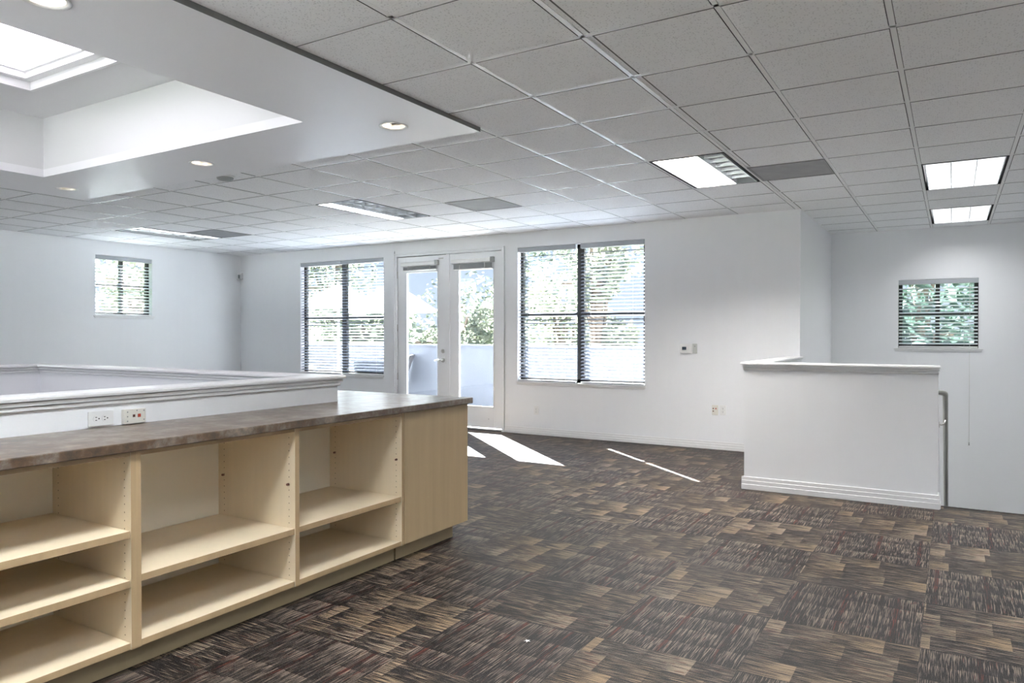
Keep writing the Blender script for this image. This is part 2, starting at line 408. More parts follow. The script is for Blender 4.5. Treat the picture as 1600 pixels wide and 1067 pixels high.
# stair guard wall
gw = MB()
GXL, GXR, GY0 = -1.525, -.088, 6.377
gw.box(GXL, GXR, GY0, GY0+.12, 0, 1.05).box(GXL, GXL+.12, GY0+.12, YF, 0, 1.05)
gw.prism([(GY0+.12, .80), (GY0+.12, -3), (YS, -3), (YS, -2.1)], 'x', GXR-.11, GXR)
gw.box(GXL+.12, GXR-.11, GY0+.10, GY0+.12, -3, 0)
gw.build('wall_stair_guard', wall_m, kind='structure', origin=(0, 0, 0))
cp = MB()
sweep_cap(cp, lambda o: ([(GXR+o*.5, GY0-o), (GXL-o, GY0-o), (GXL-o, YF)], [(GXR+o*.5, GY0+.12+o), (GXL+.12+o, GY0+.12+o), (GXL+.12+o, YF)]), False, cap_steps(.75, 1.085), 0)
cp.build('trim_2', trim_m, kind='structure', origin=(0, 0, 0))
def base_prof(h=.092):        # stepped ranch-like profile (d out of wall, z)
    return ((.019, 0, h*.42), (.014, h*.42, h*.72), (.009, h*.72, h))
def baseboard(name, segs, h=.092):
    mb = MB()
    for (axis, at, d, a0, a1) in segs:
        for o, z0, z1 in base_prof(h):
            b0, b1 = sorted((at, at+o*d))
            if axis == 'y': mb.box(a0, a1, b0, b1, z0, z1)
            else: mb.box(b0, b1, a0, a1, z0, z1)
    return mb.build(name, trim_m, kind='structure', bevel=.003, origin=(0, 0, 0))
baseboard('baseboard_window_side', [('y', YF, -1, -5.18, GXL-.0), ('y', YF, -1, XL, -7.16)])
baseboard('baseboard_left', [('x', XL, 1, YB, YF)])
baseboard('baseboard_stair_guard', [('y', GY0, -1, GXL-.019, GXR+.012), ('x', GXL, -1, GY0, YF), ('x', GXR, 1, GY0, GY0+.12)], .108)
baseboard('baseboard_right', [('x', XR, -1, YB, 6.62)])
MB().box(-.085, 1.25, SYF-.012, SYF+.012, -.03, .004).build('trim_3', pbr('stair_nosing', (.05, .045, .04), .6), kind='structure', origin=(0, 0, 0))

# ------------------------------------------------------------------ ceiling: tiles, grid, dropped soffit with recess and skylight
SF = (-7.385, -2.662, -.92, 3.995)            # soffit outline
RC = (-6.595, -3.490, -.185, 3.245)           # recess
FIX = [(0, 5), (-6, 5), (-12, 5), (3, 7), (3, 11), (0, -3), (3, -3), (6, -3), (6, 3), (0, -8), (6, -8), (-6, -8), (-12, -8), (-14, -2)]   # lower-left cell of each 0.61 x 1.22 m troffer
VENT = [(-4, 6), (1, 6), (-11, 6)]
skip = {(i, j+d) for i, j in FIX for d in (0, 1)} | set(VENT)
tl = MB()
def clipcell(x0, x1, y0, y1):
    out = []
    for (a, b, c, d) in ((XL, XS, YB, YF), (XS, XR, YB, YS)):
        p, q, r, s = max(x0, a), min(x1, b), max(y0, c), min(y1, d)
        if q-p > .003 and s-r > .003: out.append((p, q, r, s))
    return out
for i in range(-15, 11):
    for j in range(-11, 15):
        if (i, j) in skip: continue
        x0, x1, y0, y1 = gx(i), gx(i+1), gy(j), gy(j+1)
        if x0 > SF[0] and x1 < SF[1] and y0 > SF[2] and y1 < SF[3]: continue
        for p, q, r, s in clipcell(x0, x1, y0, y1):
            # lay-in tile: the 7 mm rebate round its edge drops below the grid flange
            i_ = .0155; a_, b_, c_, d_ = p+i_, q-i_, r+i_, s-i_
            if b_-a_ < .01 or d_-c_ < .01:
                tl.quad(((p, r, ZC+.0065), (p, s, ZC+.0065), (q, s, ZC+.0065), (q, r, ZC+.0065))); continue
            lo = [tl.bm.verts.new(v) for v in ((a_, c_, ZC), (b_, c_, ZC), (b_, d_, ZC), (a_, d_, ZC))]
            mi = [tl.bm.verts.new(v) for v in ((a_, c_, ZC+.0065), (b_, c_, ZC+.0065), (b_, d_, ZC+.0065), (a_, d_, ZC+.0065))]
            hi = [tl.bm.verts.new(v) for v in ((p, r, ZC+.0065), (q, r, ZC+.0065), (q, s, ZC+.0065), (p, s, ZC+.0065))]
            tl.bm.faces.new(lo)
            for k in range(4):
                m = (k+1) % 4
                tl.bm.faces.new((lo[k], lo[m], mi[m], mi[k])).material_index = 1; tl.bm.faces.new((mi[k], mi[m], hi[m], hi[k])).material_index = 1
ceil = tl.build('ceiling', [tile_m, pbr('tile_edge_shadow_line', (.16, .16, .16), .9)], kind='structure', origin=(0, 0, 0))  # dark edge and lip colour paints the shadow line along the grid
MB().box(XL-.2, XR+.2, YB-.2, YS+.2, 3.9, 4.0).build('ceiling_roof', bldg_m, kind='structure', origin=(0, 0, 0)) if False else None
gr = MB()
gw2 = .012
def bar(x0, x1, y0, y1): gr.box(x0, x1, y0, y1, ZC+.002, ZC+.006)
def spans(lo, hi, cuts):
    out = [(lo, hi)]
    for a, b in cuts:
        nx = []
        for p, q in out:
            if b <= p or a >= q: nx.append((p, q)); continue
            if a > p: nx.append((p, a))
            if b < q: nx.append((b, q))
        out = nx
    return out
for i in range(-15, 11):
    x = gx(i)
    if not XL+.02 < x < XR-.02: continue
    cuts = [(SF[2], SF[3])] if SF[0] < x < SF[1] else []
    for p, q in spans(YB, YS if x > XS else YF, cuts): bar(x-gw2, x+gw2, p, q)
for j in range(-11, 15):
    y = gy(j)
    if not YB+.02 < y < YS-.02: continue
    cuts = [(SF[0], SF[1])] if SF[2] < y < SF[3] else []
    for (i, jj) in FIX:
        if jj+1 == j: cuts.append((gx(i), gx(i+1)))
    for p, q in spans(XL if y < YF else XS, XR, cuts): bar(p, q, y-gw2, y+gw2)
for x0, x1, y0, y1 in ((XL, XL+.02, YB, YF), (XL, XS, YF-.02, YF), (XS, XS+.02, YF, YS), (XS, XR, YS-.02, YS)): bar(x0, x1, y0, y1)
gr.build('ceiling_grid', grid_m, parent=ceil)

so = MB()
ring(so, *SF, *RC, 2.655, 2.72)
so.build('ceiling_soffit', soffit_m, kind='structure', origin=(0, 0, 0))
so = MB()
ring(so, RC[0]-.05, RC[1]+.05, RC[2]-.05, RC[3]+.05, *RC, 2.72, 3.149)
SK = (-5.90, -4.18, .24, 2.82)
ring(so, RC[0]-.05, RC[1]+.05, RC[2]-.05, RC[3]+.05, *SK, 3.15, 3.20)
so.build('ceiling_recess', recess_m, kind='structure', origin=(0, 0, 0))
MB().box(SF[1], SF[1]+.004, SF[2], SF[3]+.004, 2.654, 2.684).build('trim_9', pbr('soffit_edge_trim', (.16, .16, .155), .5), kind='structure', origin=(0, 0, 0))
sk = empty('window_5', (-5.04, 1.53, 3.13), kind='structure')
mb = MB(); ring(mb, SK[0]-.012, SK[1]+.012, SK[2]-.012, SK[3]+.012, SK[0]+.012, SK[1]-.012, SK[2]+.012, SK[3]-.012, 3.140, 3.155)
ring(mb, SK[0], SK[1], SK[2], SK[3], SK[0]+.015, SK[1]-.015, SK[2]+.015, SK[3]-.015, 3.15, 3.34)
ring(mb, SK[0], SK[1], SK[2], SK[3], SK[0]+.075, SK[1]-.075, SK[2]+.075, SK[3]-.075, 3.20, 3.245)
ring(mb, SK[0]+.05, SK[1]-.05, SK[2]+.05, SK[3]-.05, SK[0]+.095, SK[1]-.095, SK[2]+.095, SK[3]-.095, 3.245, 3.26)
mb.build('skylight_frame', trim_m, parent=sk)
MB().box(SK[0], SK[1], SK[2], SK[3], 3.335, 3.340).build('skylight_pane', sky_m, parent=sk)

# ------------------------------------------------------------------ troffer lights
def troffer(i, j, mats, label, group):
    x0, x1, y0, y1 = gx(i)+.012, gx(i+1)-.012, gy(j)+.012, gy(j+2)-.012
    t = empty('ceiling_light', ((x0+x1)/2, (y0+y1)/2, ZC), label, 'ceiling light', group)
    h = MB(); ring(h, x0, x1, y0, y1, x0+.004, x1-.004, y0+.004, y1-.004, ZC-.003, ZC+.16)
    h.box(x0, x1, y0, y1, ZC+.16, ZC+.165)
    h.build('housing', black_m, t)
    f = MB(); a0, a1, b0, b1 = x0+.022, x1-.022, y0+.006, y1-.006
    ring(f, a0, a1, b0, b1, a0+.006, a1-.006, b0+.006, b1-.006, ZC-.003, ZC+.07); f.build('louver_frame', louver_m, t)
    w = (a1-a0-.012)/3
    for k in range(3):
        c0 = a0+.006+k*w; c1 = c0+w
        MB().box(c0+.002, c1-.002, b0+.008, b1-.008, ZC+.075, ZC+.08).build('lamp', mats[k], t)
    l = MB()
    for k in (1, 2):
        c = a0+.006+k*w; l.prism([(c-.003, ZC-.001), (c+.003, ZC-.001), (c+.010, ZC+.072), (c-.010, ZC+.072)], 'y', b0+.006, b1-.006)
    for k in range(1, 7):
        c = b0+(b1-b0)*k/7; l.prism([(c-.003, ZC+.012), (c+.003, ZC+.012), (c+.012, ZC+.072), (c-.012, ZC+.072)], 'x', a0+.006, a1-.006)
    l.build('louver', louver_m, t)
    return t
on, wh, off = lens_on, lens_wh, lens_off
troffer(0, 5, (on, on, off), 'recessed fluorescent ceiling light with its right lamp out, in front of the large right window', None)
troffer(-6, 5, (lens_c, off, off), 'recessed ceiling light beyond the soffit with only its left lamp lit', None)
troffer(-12, 5, (off, off, lens_d), 'recessed ceiling light near the small left wall window', None)
troffer(3, 7, (lens_st,)*3, 'white three-lamp ceiling light over the stairs, nearer and larger of the pair', None)
troffer(3, 11, (lens_st,)*3, 'white three-lamp ceiling light over the stairs, smaller one near the end wall', None)
for i, j in FIX[5:]:  # unseen fixtures added to brighten the room
    troffer(i, j, (wh, wh, wh), 'unseen fluorescent ceiling light added behind the camera as fill', 'fill lights added behind the camera')
def vent(i, j, label):
    x0, x1, y0, y1 = gx(i)+.012, gx(i+1)-.012, gy(j)+.012, gy(j+1)-.012
    t = empty('air_vent', ((x0+x1)/2, (y0+y1)/2, ZC), label, 'vent')
    f = MB(); ring(f, x0, x1, y0, y1, x0+.018, x1-.018, y0+.018, y1-.018, ZC-.004, ZC+.02); f.build('frame', ventframe_m, t)
    MB().box(x0+.018, x1-.018, y0+.018, y1-.018, ZC-.002, ZC+.004).build('grille', vent_m, t)
vent(-4, 6, 'grey perforated air vent in the ceiling in front of the double doors')
vent(1, 6, 'grey smudged air vent in the ceiling beside the right warm light')
vent(-11, 6, 'grey air vent in the ceiling near the far left corner')

def can(x, y, label):
    z = 2.655
    t = empty('downlight', (x, y, z), label, 'downlight')
    m = MB().lathe([(.092, -.001), (.094, -.004), (.088, -.007), (.076, -.003), (.072, .004)], (x, y, z), 40); m.recalc = True
    m.build('trim_ring', trim_m, t)
    MB().lathe([(.073, .0), (.066, .03), (.055, .062), (.050, .064)], (x, y, z), 40).build('reflector', can_m, t)
    MB().lathe([(.0005, .045), (.025, .046), (.042, .052), (.050, .064)], (x, y, z), 32).build('bulb', can_on, t)
for x, y, lb in ((-3.09, 1.53, 'round downlight at the top left corner of the view, over the counter'), (-3.063, 3.607, 'round downlight in the soffit nearest the ceiling tiles, right of the skylight recess'),
                 (-5.005, 3.616, 'round downlight in the middle of the far soffit strip'), (-6.94, 3.612, 'round downlight farthest left in the soffit')):
    can(x, y, lb)
# holes for cans are unnecessary: cut them so the reflector reads as recessed
def cut_cans():
    o = bpy.data.objects['ceiling_soffit']
    for x, y in ((-3.09, 1.53), (-3.063, 3.607), (-5.005, 3.616), (-6.94, 3.612)):
        m = MB().cyl((x, y, 2.60), (x, y, 2.715+.03), .0725, n=40).build('cutter', soffit_m, kind='structure', origin=(0, 0, 0))
        md = o.modifiers.new('b', 'BOOLEAN'); md.object = m; md.operation = 'DIFFERENCE'; md.solver = 'EXACT'
    dg = bpy.context.evaluated_depsgraph_get(); me = bpy.data.meshes.new_from_object(o.evaluated_get(dg))
    for md in list(o.modifiers):
        c = md.object; o.modifiers.remove(md); bpy.data.objects.remove(c)
    o.data = me
cut_cans()

sd = empty('smoke_detector', (-5.345, 4.09, ZC), 'small grey detector on the ceiling just beyond the soffit edge', 'detector')
MB().lathe([(.0005, -.034), (.05, -.034), (.066, -.026), (.070, -.012)], (-5.345, 4.09, ZC), 28).build('cover', grey_m, sd)
MB().lathe([(.0005, -.013), (.078, -.013), (.080, 0)], (-5.345, 4.09, ZC), 28).build('base_plate', plast_m, sd)
# corner motion sensor
ms = empty('motion_sensor', (XL+.04, YF-.04, 2.27), 'small motion sensor high in the far left corner', 'sensor')
MB().prism([(XL+.002, YF-.075), (XL+.03, YF-.095), (XL+.085, YF-.05), (XL+.085, YF-.03), (XL+.075, YF-.002), (XL+.002, YF-.002)], 'z', 2.27, 2.385).build('body', plast_m, ms, bevel=.006)
MB().box(XL+.052, XL+.072, YF-.092, YF-.072, 2.285, 2.345).build('lens', grey_m, ms)

# ------------------------------------------------------------------ windows
def window(name, x0, x1, z0, z1, ox, oy, rz, y_frame=.085, sill_drop=.032, sill_ext=.035, mull=.095):
    """local frame: x along wall, +y into wall (outwards)"""
    w = empty(name, (ox, oy, 0), kind='structure', rz=rz, local=True)
    cx = (x0+x1)/2
    f = MB(); a, b = y_frame, y_frame+.05
    f.box(x0, x0+.045, a, b, z0, z1).box(x1-.045, x1, a, b, z0, z1).box(x0, x1, a, b, z0, z0+.045).box(x0, x1, a, b, z1-.045, z1)
    f.box(cx-mull/2, cx+mull/2, a, b, z0, z1)
    zm = (z0+z1)/2
    f.box(x0, x1, a+.005, b-.005, zm-.02, zm+.02)
    f.build('window_frame', frame_m, w)
    MB().box(x0+.04, x1-.04, a+.022, a+.027, z0+.04, z1-.04).build('glass', pglass, w)
    s = MB(); s.box(x0-sill_ext, x1+sill_ext, -.022, a, z0-sill_drop+.014, z0).box(x0-sill_ext+.012, x1+sill_ext-.012, -.012, 0, z0-sill_drop-.012, z0-sill_drop+.014)
    s.build('window_sill', trim_m, w, bevel=.004)
    return w
window('window_1', W1[0], W1[1], W1[2], W1[3], 0, YF, 0, sill_ext=.012)
window('window_2', W2[0], W2[1], W2[2], W2[3], 0, YF, 0, sill_ext=.018)
window('window_3', WL[0], WL[1], WL[2], WL[3], XL, 0, R(90), sill_ext=.03, mull=.05)
for k, (a, b) in enumerate(((-9.4, -6.6), (-5.4, -2.6), (-1.6, 1.6))):
    window('window_%d' % (6+k), -b, -a, .75, 2.45, 0, YB, R(180), sill_ext=.03)  # unseen rear windows, added and sized to let in more daylight
window('window_4', WR[0], WR[1], WR[2], WR[3], 0, YS, 0, sill_ext=.05, mull=.05)
def blind(x0, x1, z0, z1, ox, oy, rz, label, group=None, pitch=.0445, tilt=17, cords=2, wand=None, pull=None, mat=None):
    root = empty('window_blind', (ox, oy, 0), label, 'window blind', group, rz=rz, local=True)
    x0 += .004; x1 -= .004; yc = .036
    MB().box(x0, x1, .004, .066, z1-.062, z1-.004).build('headrail', headrail_m, root, bevel=.003)
    s = MB(); s.recalc = False
    zb = z0+.035; n = int((z1-.075-zb)/pitch); t = R(tilt)
    for k in range(n+1):
        zc = zb+.02+k*pitch
        if zc > z1-.085: break
        prof = []
        for q in range(5):
            u = -.0275+.01375*q; h = .0025*(1-(u/.0275)**2)
            prof.append((yc+u*math.cos(t)-h*math.sin(t), zc+u*math.sin(t)+h*math.cos(t)))
        top = [(y, z+.0022) for y, z in prof]
        s.prism(prof+top[::-1], 'x', x0+.003, x1-.003)
    s.recalc = True
    s.build('slats', mat or slat_m, root)
    MB().box(x0+.003, x1-.003, yc-.024, yc+.024, z0+.004, z0+.022).build('bottom_rail', plast_m, root, bevel=.003)
    w = x1-x0
    for k in range(cords):
        xx = x0+w*(.17+.66*k/(max(cords-1, 1)))
        MB().cyl((xx, yc-.026, z0+.02), (xx, yc-.026, z1-.06), .0011, n=5).build('ladder_cord', cord_m, root)
    if wand:
        MB().cyl((x0+wand, .0, z1-.07), (x0+wand, -.004, z1-.07-.9), .004, n=8).build('tilt_wand', plast_m, root)
    if pull:
        xx, zz = pull
        MB().cyl((xx, -.006, z1-.06), (xx, -.010, zz+.02), .0022, n=6).build('pull_cord', cord_m, root)
        MB().cyl((xx, -.010, zz+.025), (xx, -.010, zz-.012), .005, .008, n=10).build('cord_tassel', grey_m, root)
m1 = -8.205; m2 = -4.062
blind(W1[0], m1, W1[2], W1[3], 0, YF, 0, 'white slatted blind on the left half of the window left of the doors')
blind(m1, W1[1], W1[2], W1[3], 0, YF, 0, 'white slatted blind on the right half of the window left of the doors')
blind(W2[0], -4.121, W2[2], W2[3], 0, YF, 0, 'white slatted blind on the left half of the window right of the doors')
blind(-4.060, W2[1]-.004, W2[2], W2[3], 0, YF, 0, 'white slatted blind on the right half of the window right of the doors')
blind(WL[0], WL[1], WL[2], WL[3], XL, 0, R(90), 'white slatted blind in the small window on the left wall', pitch=.046, mat=slatw_m)
blind(WR[0], WR[1], WR[2], WR[3], 0, YS, 0, 'white slatted blind in the small window above the stairs', pitch=.044, pull=(.185, -.05), mat=slatw_m)

# ------------------------------------------------------------------ double doors
dframe = MB()
a, b = YF-.012, YF+TH
dframe.box(DR[0], -7.060, a, b, 0, 2.50).box(-5.228, DR[1], a, b, 0, 2.50).box(-7.060, -5.228, a, b, 2.466, 2.50)
for o, w in ((.020, .045), (.014, .06)):
    dframe.box(DR[0]-w, DR[0], YF-o, YF, 0, 2.50+w).box(DR[1], DR[1]+.012, YF-o, YF, 0, 2.50+.02).box(DR[0], DR[1], YF-o, YF, 2.50, 2.50+.02)
dframe.box(-7.10, -5.20, YF+.053, YF+.08, 2.436, 2.50).box(-7.10, -7.030, YF+.053, YF+.08, 0, 2.50).box(-5.256, -5.20, YF+.053, YF+.08, 0, 2.50).box(-6.20, -6.07, YF+.053, YF+.08, 0, 2.50)
dframe.build('trim_4', doorp_m, kind='structure', bevel=.003, origin=(0, 0, 0))
def french_door(name, x0, x1, g0, g1, handle, hinge):
    d = empty(name, (x0, YF+.01, .03), kind='structure')
    y0, y1, z0, z1 = YF+.006, YF+.050, .038, 2.458
    gz0, gz1 = .318, 2.235
    m = MB(); m.box(x0, g0, y0, y1, z0, z1).box(g1, x1, y0, y1, z0, z1).box(g0, g1, y0, y1, z0, gz0).box(g0, g1, y0, y1, gz1, z1)
    m.build('door_leaf', doorp_m, d, bevel=.002)
    m = MB()
    r = MB()
    for (p, q, u, v) in ((g0, g0+.014, gz0, gz1), (g1-.014, g1, gz0, gz1), (g0, g1, gz0, gz0+.014), (g0, g1, gz1-.014, gz1)):
        r.box(p, q, y0-.006, y0+.012, u, v)
    r.build('glazing_bead', doorp_m, d)
    MB().box(g0, g1, y0+.018, y0+.024, gz0, gz1).build('glass', pglass, d)
    if hinge:
        for z in (2.20, 1.42, .70, .16):
            MB().cyl((x0-.005, y0-.008, z-.05), (x0-.005, y0-.008, z+.05), .008, n=12).build('hinge', metal_m, d)
    if handle:
        hx = x1-.052
        MB().cyl((hx, y0, .955), (hx, y0-.010, .955), .032, n=24).cyl((hx, y0-.008, .955), (hx, y0-.055, .955), .010, n=14).build('handle_rose', metal_m, d)
        MB().tube([(hx+.004, y0-.052, .956), (hx-.03, y0-.055, .958), (hx-.08, y0-.052, .954), (hx-.118, y0-.048, .944)], .0095).build('lever_handle', metal_m, d)
        MB().cyl((hx, y0, 1.085), (hx, y0-.014, 1.085), .030, n=24).box(hx-.006, hx+.006, y0-.030, y0-.012, 1.068, 1.102).build('deadbolt', metal_m, d)
        MB().box(x1-.004, x1+.002, y0-.002, y0+.02, .90, 1.02).build('latch_plate', metal_m, d)
        MB().box(x1-.13, x1-.05, y0-.004, y0+.001, 2.40, 2.418).build('hold_bracket', metal_m, d)
    return d
MB().box(-7.060, -6.14, YF+.030, YF+.034, 2.456, 2.468).box(-7.062, -7.045, YF+.030, YF+.034, .03, 2.46).box(-6.172, -6.150, YF+.030, YF+.034, .03, 2.46).build('trim_8', black_m, kind='structure', origin=(0, 0, 0))
french_door('door_1', -7.050, -6.166, -6.893, -6.305, True, True)
french_door('door_2', -6.104, -5.234, -5.953, -5.354, False, False)
MB().box(-6.160, -6.098, YF-.008, YF+.006, .036, 2.462).build('trim_5', doorp_m, kind='structure', bevel=.003, origin=(0, 0, 0))
MB().box(-7.06, -5.228, YF-.03, YF+.12, .0, .022).build('trim_6', pbr('threshold', (.22, .22, .22), .4, .6), kind='structure', bevel=.004, origin=(0, 0, 0))
MB().box(-5.45, -5.438, YF+.001, YF+.007, .155, .167).build('trim_7', metal_m, kind='structure', origin=(0, 0, 0))
def raised_blind(x0, x1, z1, label, depth):
    y = YF+.0055; t = empty('raised_blind', ((x0+x1)/2, y, z1-.12), label, 'window blind')
    MB().prism([(y-.048, z1-.058), (y-.052, z1-.045), (y-.052, z1-.010), (y-.046, z1), (y, z1), (y, z1-.058)], 'x', x0, x1-.03).build('headrail', plast_m, t, bevel=.002)
    MB().box(x1-.045, x1, y-.058, y-.0005, z1-.058, z1+.012).build('end_bracket', grey_m, t, bevel=.003)
    s = MB(); k = 0; z = z1-.068
    while z > z1-.068-depth:
        s.box(x0+.035, x1-.04, y-.040, y-.012, z-.004, z); z -= .0062
    s.build('stacked_slats', pbr('grey_slat_stack', (.36, .37, .38), .5), t)
    MB().box(x0+.03, x1-.035, y-.042, y-.010, z-.014, z).build('bottom_rail', plast_m, t, bevel=.003)
    for f in (.2, .8): MB().cyl((x0+(x1-x0)*f, y-.043, z-.01), (x0+(x1-x0)*f, y-.043, z1-.05), .005, n=6).build('lift_cord', cord_m, t)
raised_blind(-6.955, -6.288, 2.375, 'narrow blind drawn up to the top of the left glass door', .042)
raised_blind(-6.045, -5.345, 2.372, 'narrow blind drawn up to the top of the right glass door, with thicker stack', .065)

# ------------------------------------------------------------------ wall plates
def duplex(x, z, y, label, w=.07, h=.115):
    t = empty('wall_outlet', (x, y, z-h/2), label, 'outlet')
    MB().box(x-w/2, x+w/2, y-.006, y, z-h/2, z+h/2).build('cover_plate', plast_m, t, bevel=.002)
    for dz in (-.02, .02):
        s = MB(); s.prism([(x+.017*math.cos(a), z+dz+.0145*math.sin(a)) for a in [k*math.pi/8 for k in range(16)]], 'y', y-.009, y-.005)
        o = s.build('socket', plast_m, t)
        k = MB()
        for dx in (-.006, .006): k.box(x+dx-.0012, x+dx+.0012, y-.0095, y-.0085, z+dz, z+dz+.008)
        k.disc((x, y-.0094, z+dz-.007), .0028, (0, -1, 0))
        q = k.build('slots', dark_m, o)
    MB().disc((x, y-.0065, z), .003, (0, -1, 0)).build('screw', metal_m, t)
duplex(-4.693, .322, YF, 'small white power outlet on the wall below the large right window')
duplex(-2.243, .455, YF, 'white power outlet on the far wall, right one of the pair')
t = empty('data_jack_plate', (-2.333, YF, .395), 'white data jack plate with coloured jacks, left one of the pair on the far wall', 'wall plate')
MB().box(-2.370, -2.297, YF-.010, YF, .395, .51).build('cover_plate', ivory_m, t, bevel=.003)
for dx, dz, mt in ((-.02, .075, brown_m), (.010, .075, red_m), (-.02, .045, brown_m)):
    MB().box(-2.333+dx-.007, -2.333+dx+.007, YF-.012, YF-.009, .395+dz-.007, .395+dz+.007).build('jack', mt, t)
t = empty('thermostat', (-2.66, YF, 1.10), 'white thermostat with a small dark screen on the far wall', 'thermostat')
MB().box(-2.60, -2.545, YF-.008, YF, 1.100, 1.215).build('wall_plate', pbr('plate_grey', (.55, .56, .54), .5), t, bevel=.002)
MB().box(-2.742, -2.605, YF-.034, YF, 1.103, 1.212).build('body', plast_m, t, bevel=.008)
MB().box(-2.715, -2.665, YF-.036, YF-.033, 1.142, 1.178).build('screen', screen_m, t)
MB().box(-2.650, -2.625, YF-.036, YF-.033, 1.150, 1.172).build('button', plast_m, t)
MB().disc((-2.572, YF-.009, 1.185), .008, (0, -1, 0)).build('screw', grey_m, t)
# plates on the light-well wall above the counter (wall plane x = -3.255)
def face_x(m, y0, y1, z0, z1, a, b): return m.box(-3.255+a, -3.255+b, y0, y1, z0, z1)
t = empty('wall_outlet', (-3.255, 1.832, .916), 'white horizontal power outlet above the counter, left of the data plate', 'outlet')
face_x(MB(), 1.776, 1.889, .916, .983, 0, .008).build('cover_plate', plast_m, t, bevel=.002)
for y in (1.813, 1.851):
    s = MB(); s.prism([(y+.0165*math.cos(a), .950+.0165*math.sin(a)) for a in [k*math.pi/10 for k in range(20)]], 'x', -3.248, -3.245)
    o = s.build('socket', plast_m, t)
    k = MB()
    for dz in (-.0065, .0065): k.box(-3.2452, -3.2442, y-.008, y-.001, .950+dz-.0016, .950+dz+.0016)
    k.disc((-3.2447, y+.008, .950), .0032, (1, 0, 0)); k.build('slots', dark_m, o)
t = empty('data_jack_plate', (-3.255, 1.98, .913), 'white horizontal plate with red and brown jacks above the counter', 'wall plate')
face_x(MB(), 1.928, 2.034, .913, .980, 0, .022).build('cover_plate', ivory_m, t, bevel=.003)
face_x(MB(), 1.994, 2.008, .941, .956, .0215, .0235).build('jack', red_m, t)
face_x(MB(), 1.970, 1.981, .943, .955, .0215, .0235).build('jack', brown_m, t)
for (y, z) in ((1.945, .968), (1.945, .947), (1.945, .926), (1.990, .972), (2.024, .970), (2.024, .928)):
    MB().disc((-3.2327, y, z), .0035, (1, 0, 0)).build('screw', grey_m, t)

# ------------------------------------------------------------------ handrail
hr = empty('handrail', (-.045, 6.45, .7), 'grey metal handrail bending down the stairs beside the half wall', 'handrail')
zr = .882; xr = -.044
slope = math.tan(R(35))
pts = [(-.098, 6.452, zr)]
for k in range(0, 7):
    a = k/6*math.pi/2; pts.append((-.084+.04*math.sin(a), 6.452+.04*(1-math.cos(a)), zr+.0-(.012)*(k/6)))
y = 6.53
pts += [(xr, y, zr-.035), (xr, 6.60, zr-.035-.07*slope), (xr, 8.6, zr-.035-2.07*slope), (xr, 10.3, zr-.035-3.77*slope)]
MB().tube(pts, .019, 16).build('rail', railm, hr)
for yy in (6.80, 8.9):
    zz = zr-.035-(yy-6.53)*slope
    MB().tube([(GXR+.001, yy, zz-.06), (GXR+.02, yy, zz-.062), (xr-.004, yy, zz-.045), (xr, yy, zz-.018)], .006, 8).cyl((GXR, yy, zz-.06), (GXR+.005, yy, zz-.06), .025, n=16).build('bracket', metal_m, hr)

# ------------------------------------------------------------------ island: cabinets, countertop
FX = -2.720; BX = -3.308
def panel_y(mb, y0, y1, z0=.10, z1=.872, xf=FX, xb=BX+.0): mb.box(xb, xf, y0, y1, z0, z1, faces={'+x': 1})
def holes(mb, y, z0, z1, side):
    z = z0
    while z < z1:
        for x in (-2.762, -3.246): mb.disc((x, y+side*.0006, z), .0027, (0, side, 0), 8, mi=2)
        z += .032
def shelf(parent, y0, y1, zt, th=.028, name='shelf'):
    return MB().box(BX+.02, FX-.003, y0+.002, y1-.002, zt-th, zt, faces={'+x': 1}).build(name, [cream_m, maple_m], parent, bevel=.0012)
def pin(parent, x, y, z, side=-1):
    MB().cyl((x, y, z), (x, y+side*.012, z), .0065, .0055, n=12).build('shelf_pin', brown_m, parent)
hole_m = pbr('pin_hole', (.10, .07, .04), .8)
def shelf_unit(name, label, ylo, yhi, bays, shelves):
    u = empty(name, (-3.0, (ylo+yhi)/2, 0), label, 'cabinet')
    edges = [b for bay in bays for b in bay]
    MB().box(BX, BX+.015, ylo, yhi, .10, .872).build('back_panel', back_m, u)
    # side panels / dividers between the bays
    cuts = [ylo]+edges+[yhi]
    for k in range(0, len(cuts), 2):
        a, b = cuts[k], cuts[k+1]
        mb = MB(); panel_y(mb, a, b, xb=BX+.015)
        holes(mb, a, .15, .83, -1)
        holes(mb, b, .15, .83, 1)
        mb.build('side_panel' if k in (0, len(cuts)-2) else 'divider', [cream_m, maple_m, hole_m], u)
    for (a, b), hs in zip(bays, shelves):
        shelf(u, a, b, .127, .026, 'bottom_panel')
        MB().box(BX+.015, FX-.004, a, b, .852, .872, faces={'+x': 1}).build('top_panel', [cream_m, maple_m], u)
        for z in hs: shelf(u, a, b, z)
    MB().box(-3.25, -2.795, ylo, yhi, 0, .10).build('toe_kick', kick_m, u)
    return u
uA = shelf_unit('open_shelf_cabinet', 'open maple shelf cabinet next to the closed end panel, two bays with one shelf each', 1.669, 3.288,
                [(1.689, 2.472), (2.498, 3.271)], [(.383,), (.386,)])
uB = shelf_unit('open_shelf_cabinet', 'open maple shelf cabinet at the left edge of the view, two shelves per bay', .045, 1.669,
                [(.065, .855), (.875, 1.648)], [(.37, .562), (.37, .562)])
pin(uA, -2.765, 2.472, .594); pin(uA, -3.249, 2.472, .593); pin(uA, -2.758, 3.271, .598); pin(uA, -3.248, 3.271, .598)
uC = empty('end_cabinet', (-3.0, 3.6, 0), 'closed maple end cabinet at the far corner of the island', 'cabinet')
MB().box(-4.98, -2.742, 3.304, 3.920, .10, .872).build('body', maple_m, uC)
MB().box(-2.740, FX, 3.297, 3.940, .102, .869).build('door_panel', vein_m, uC, bevel=.0015)
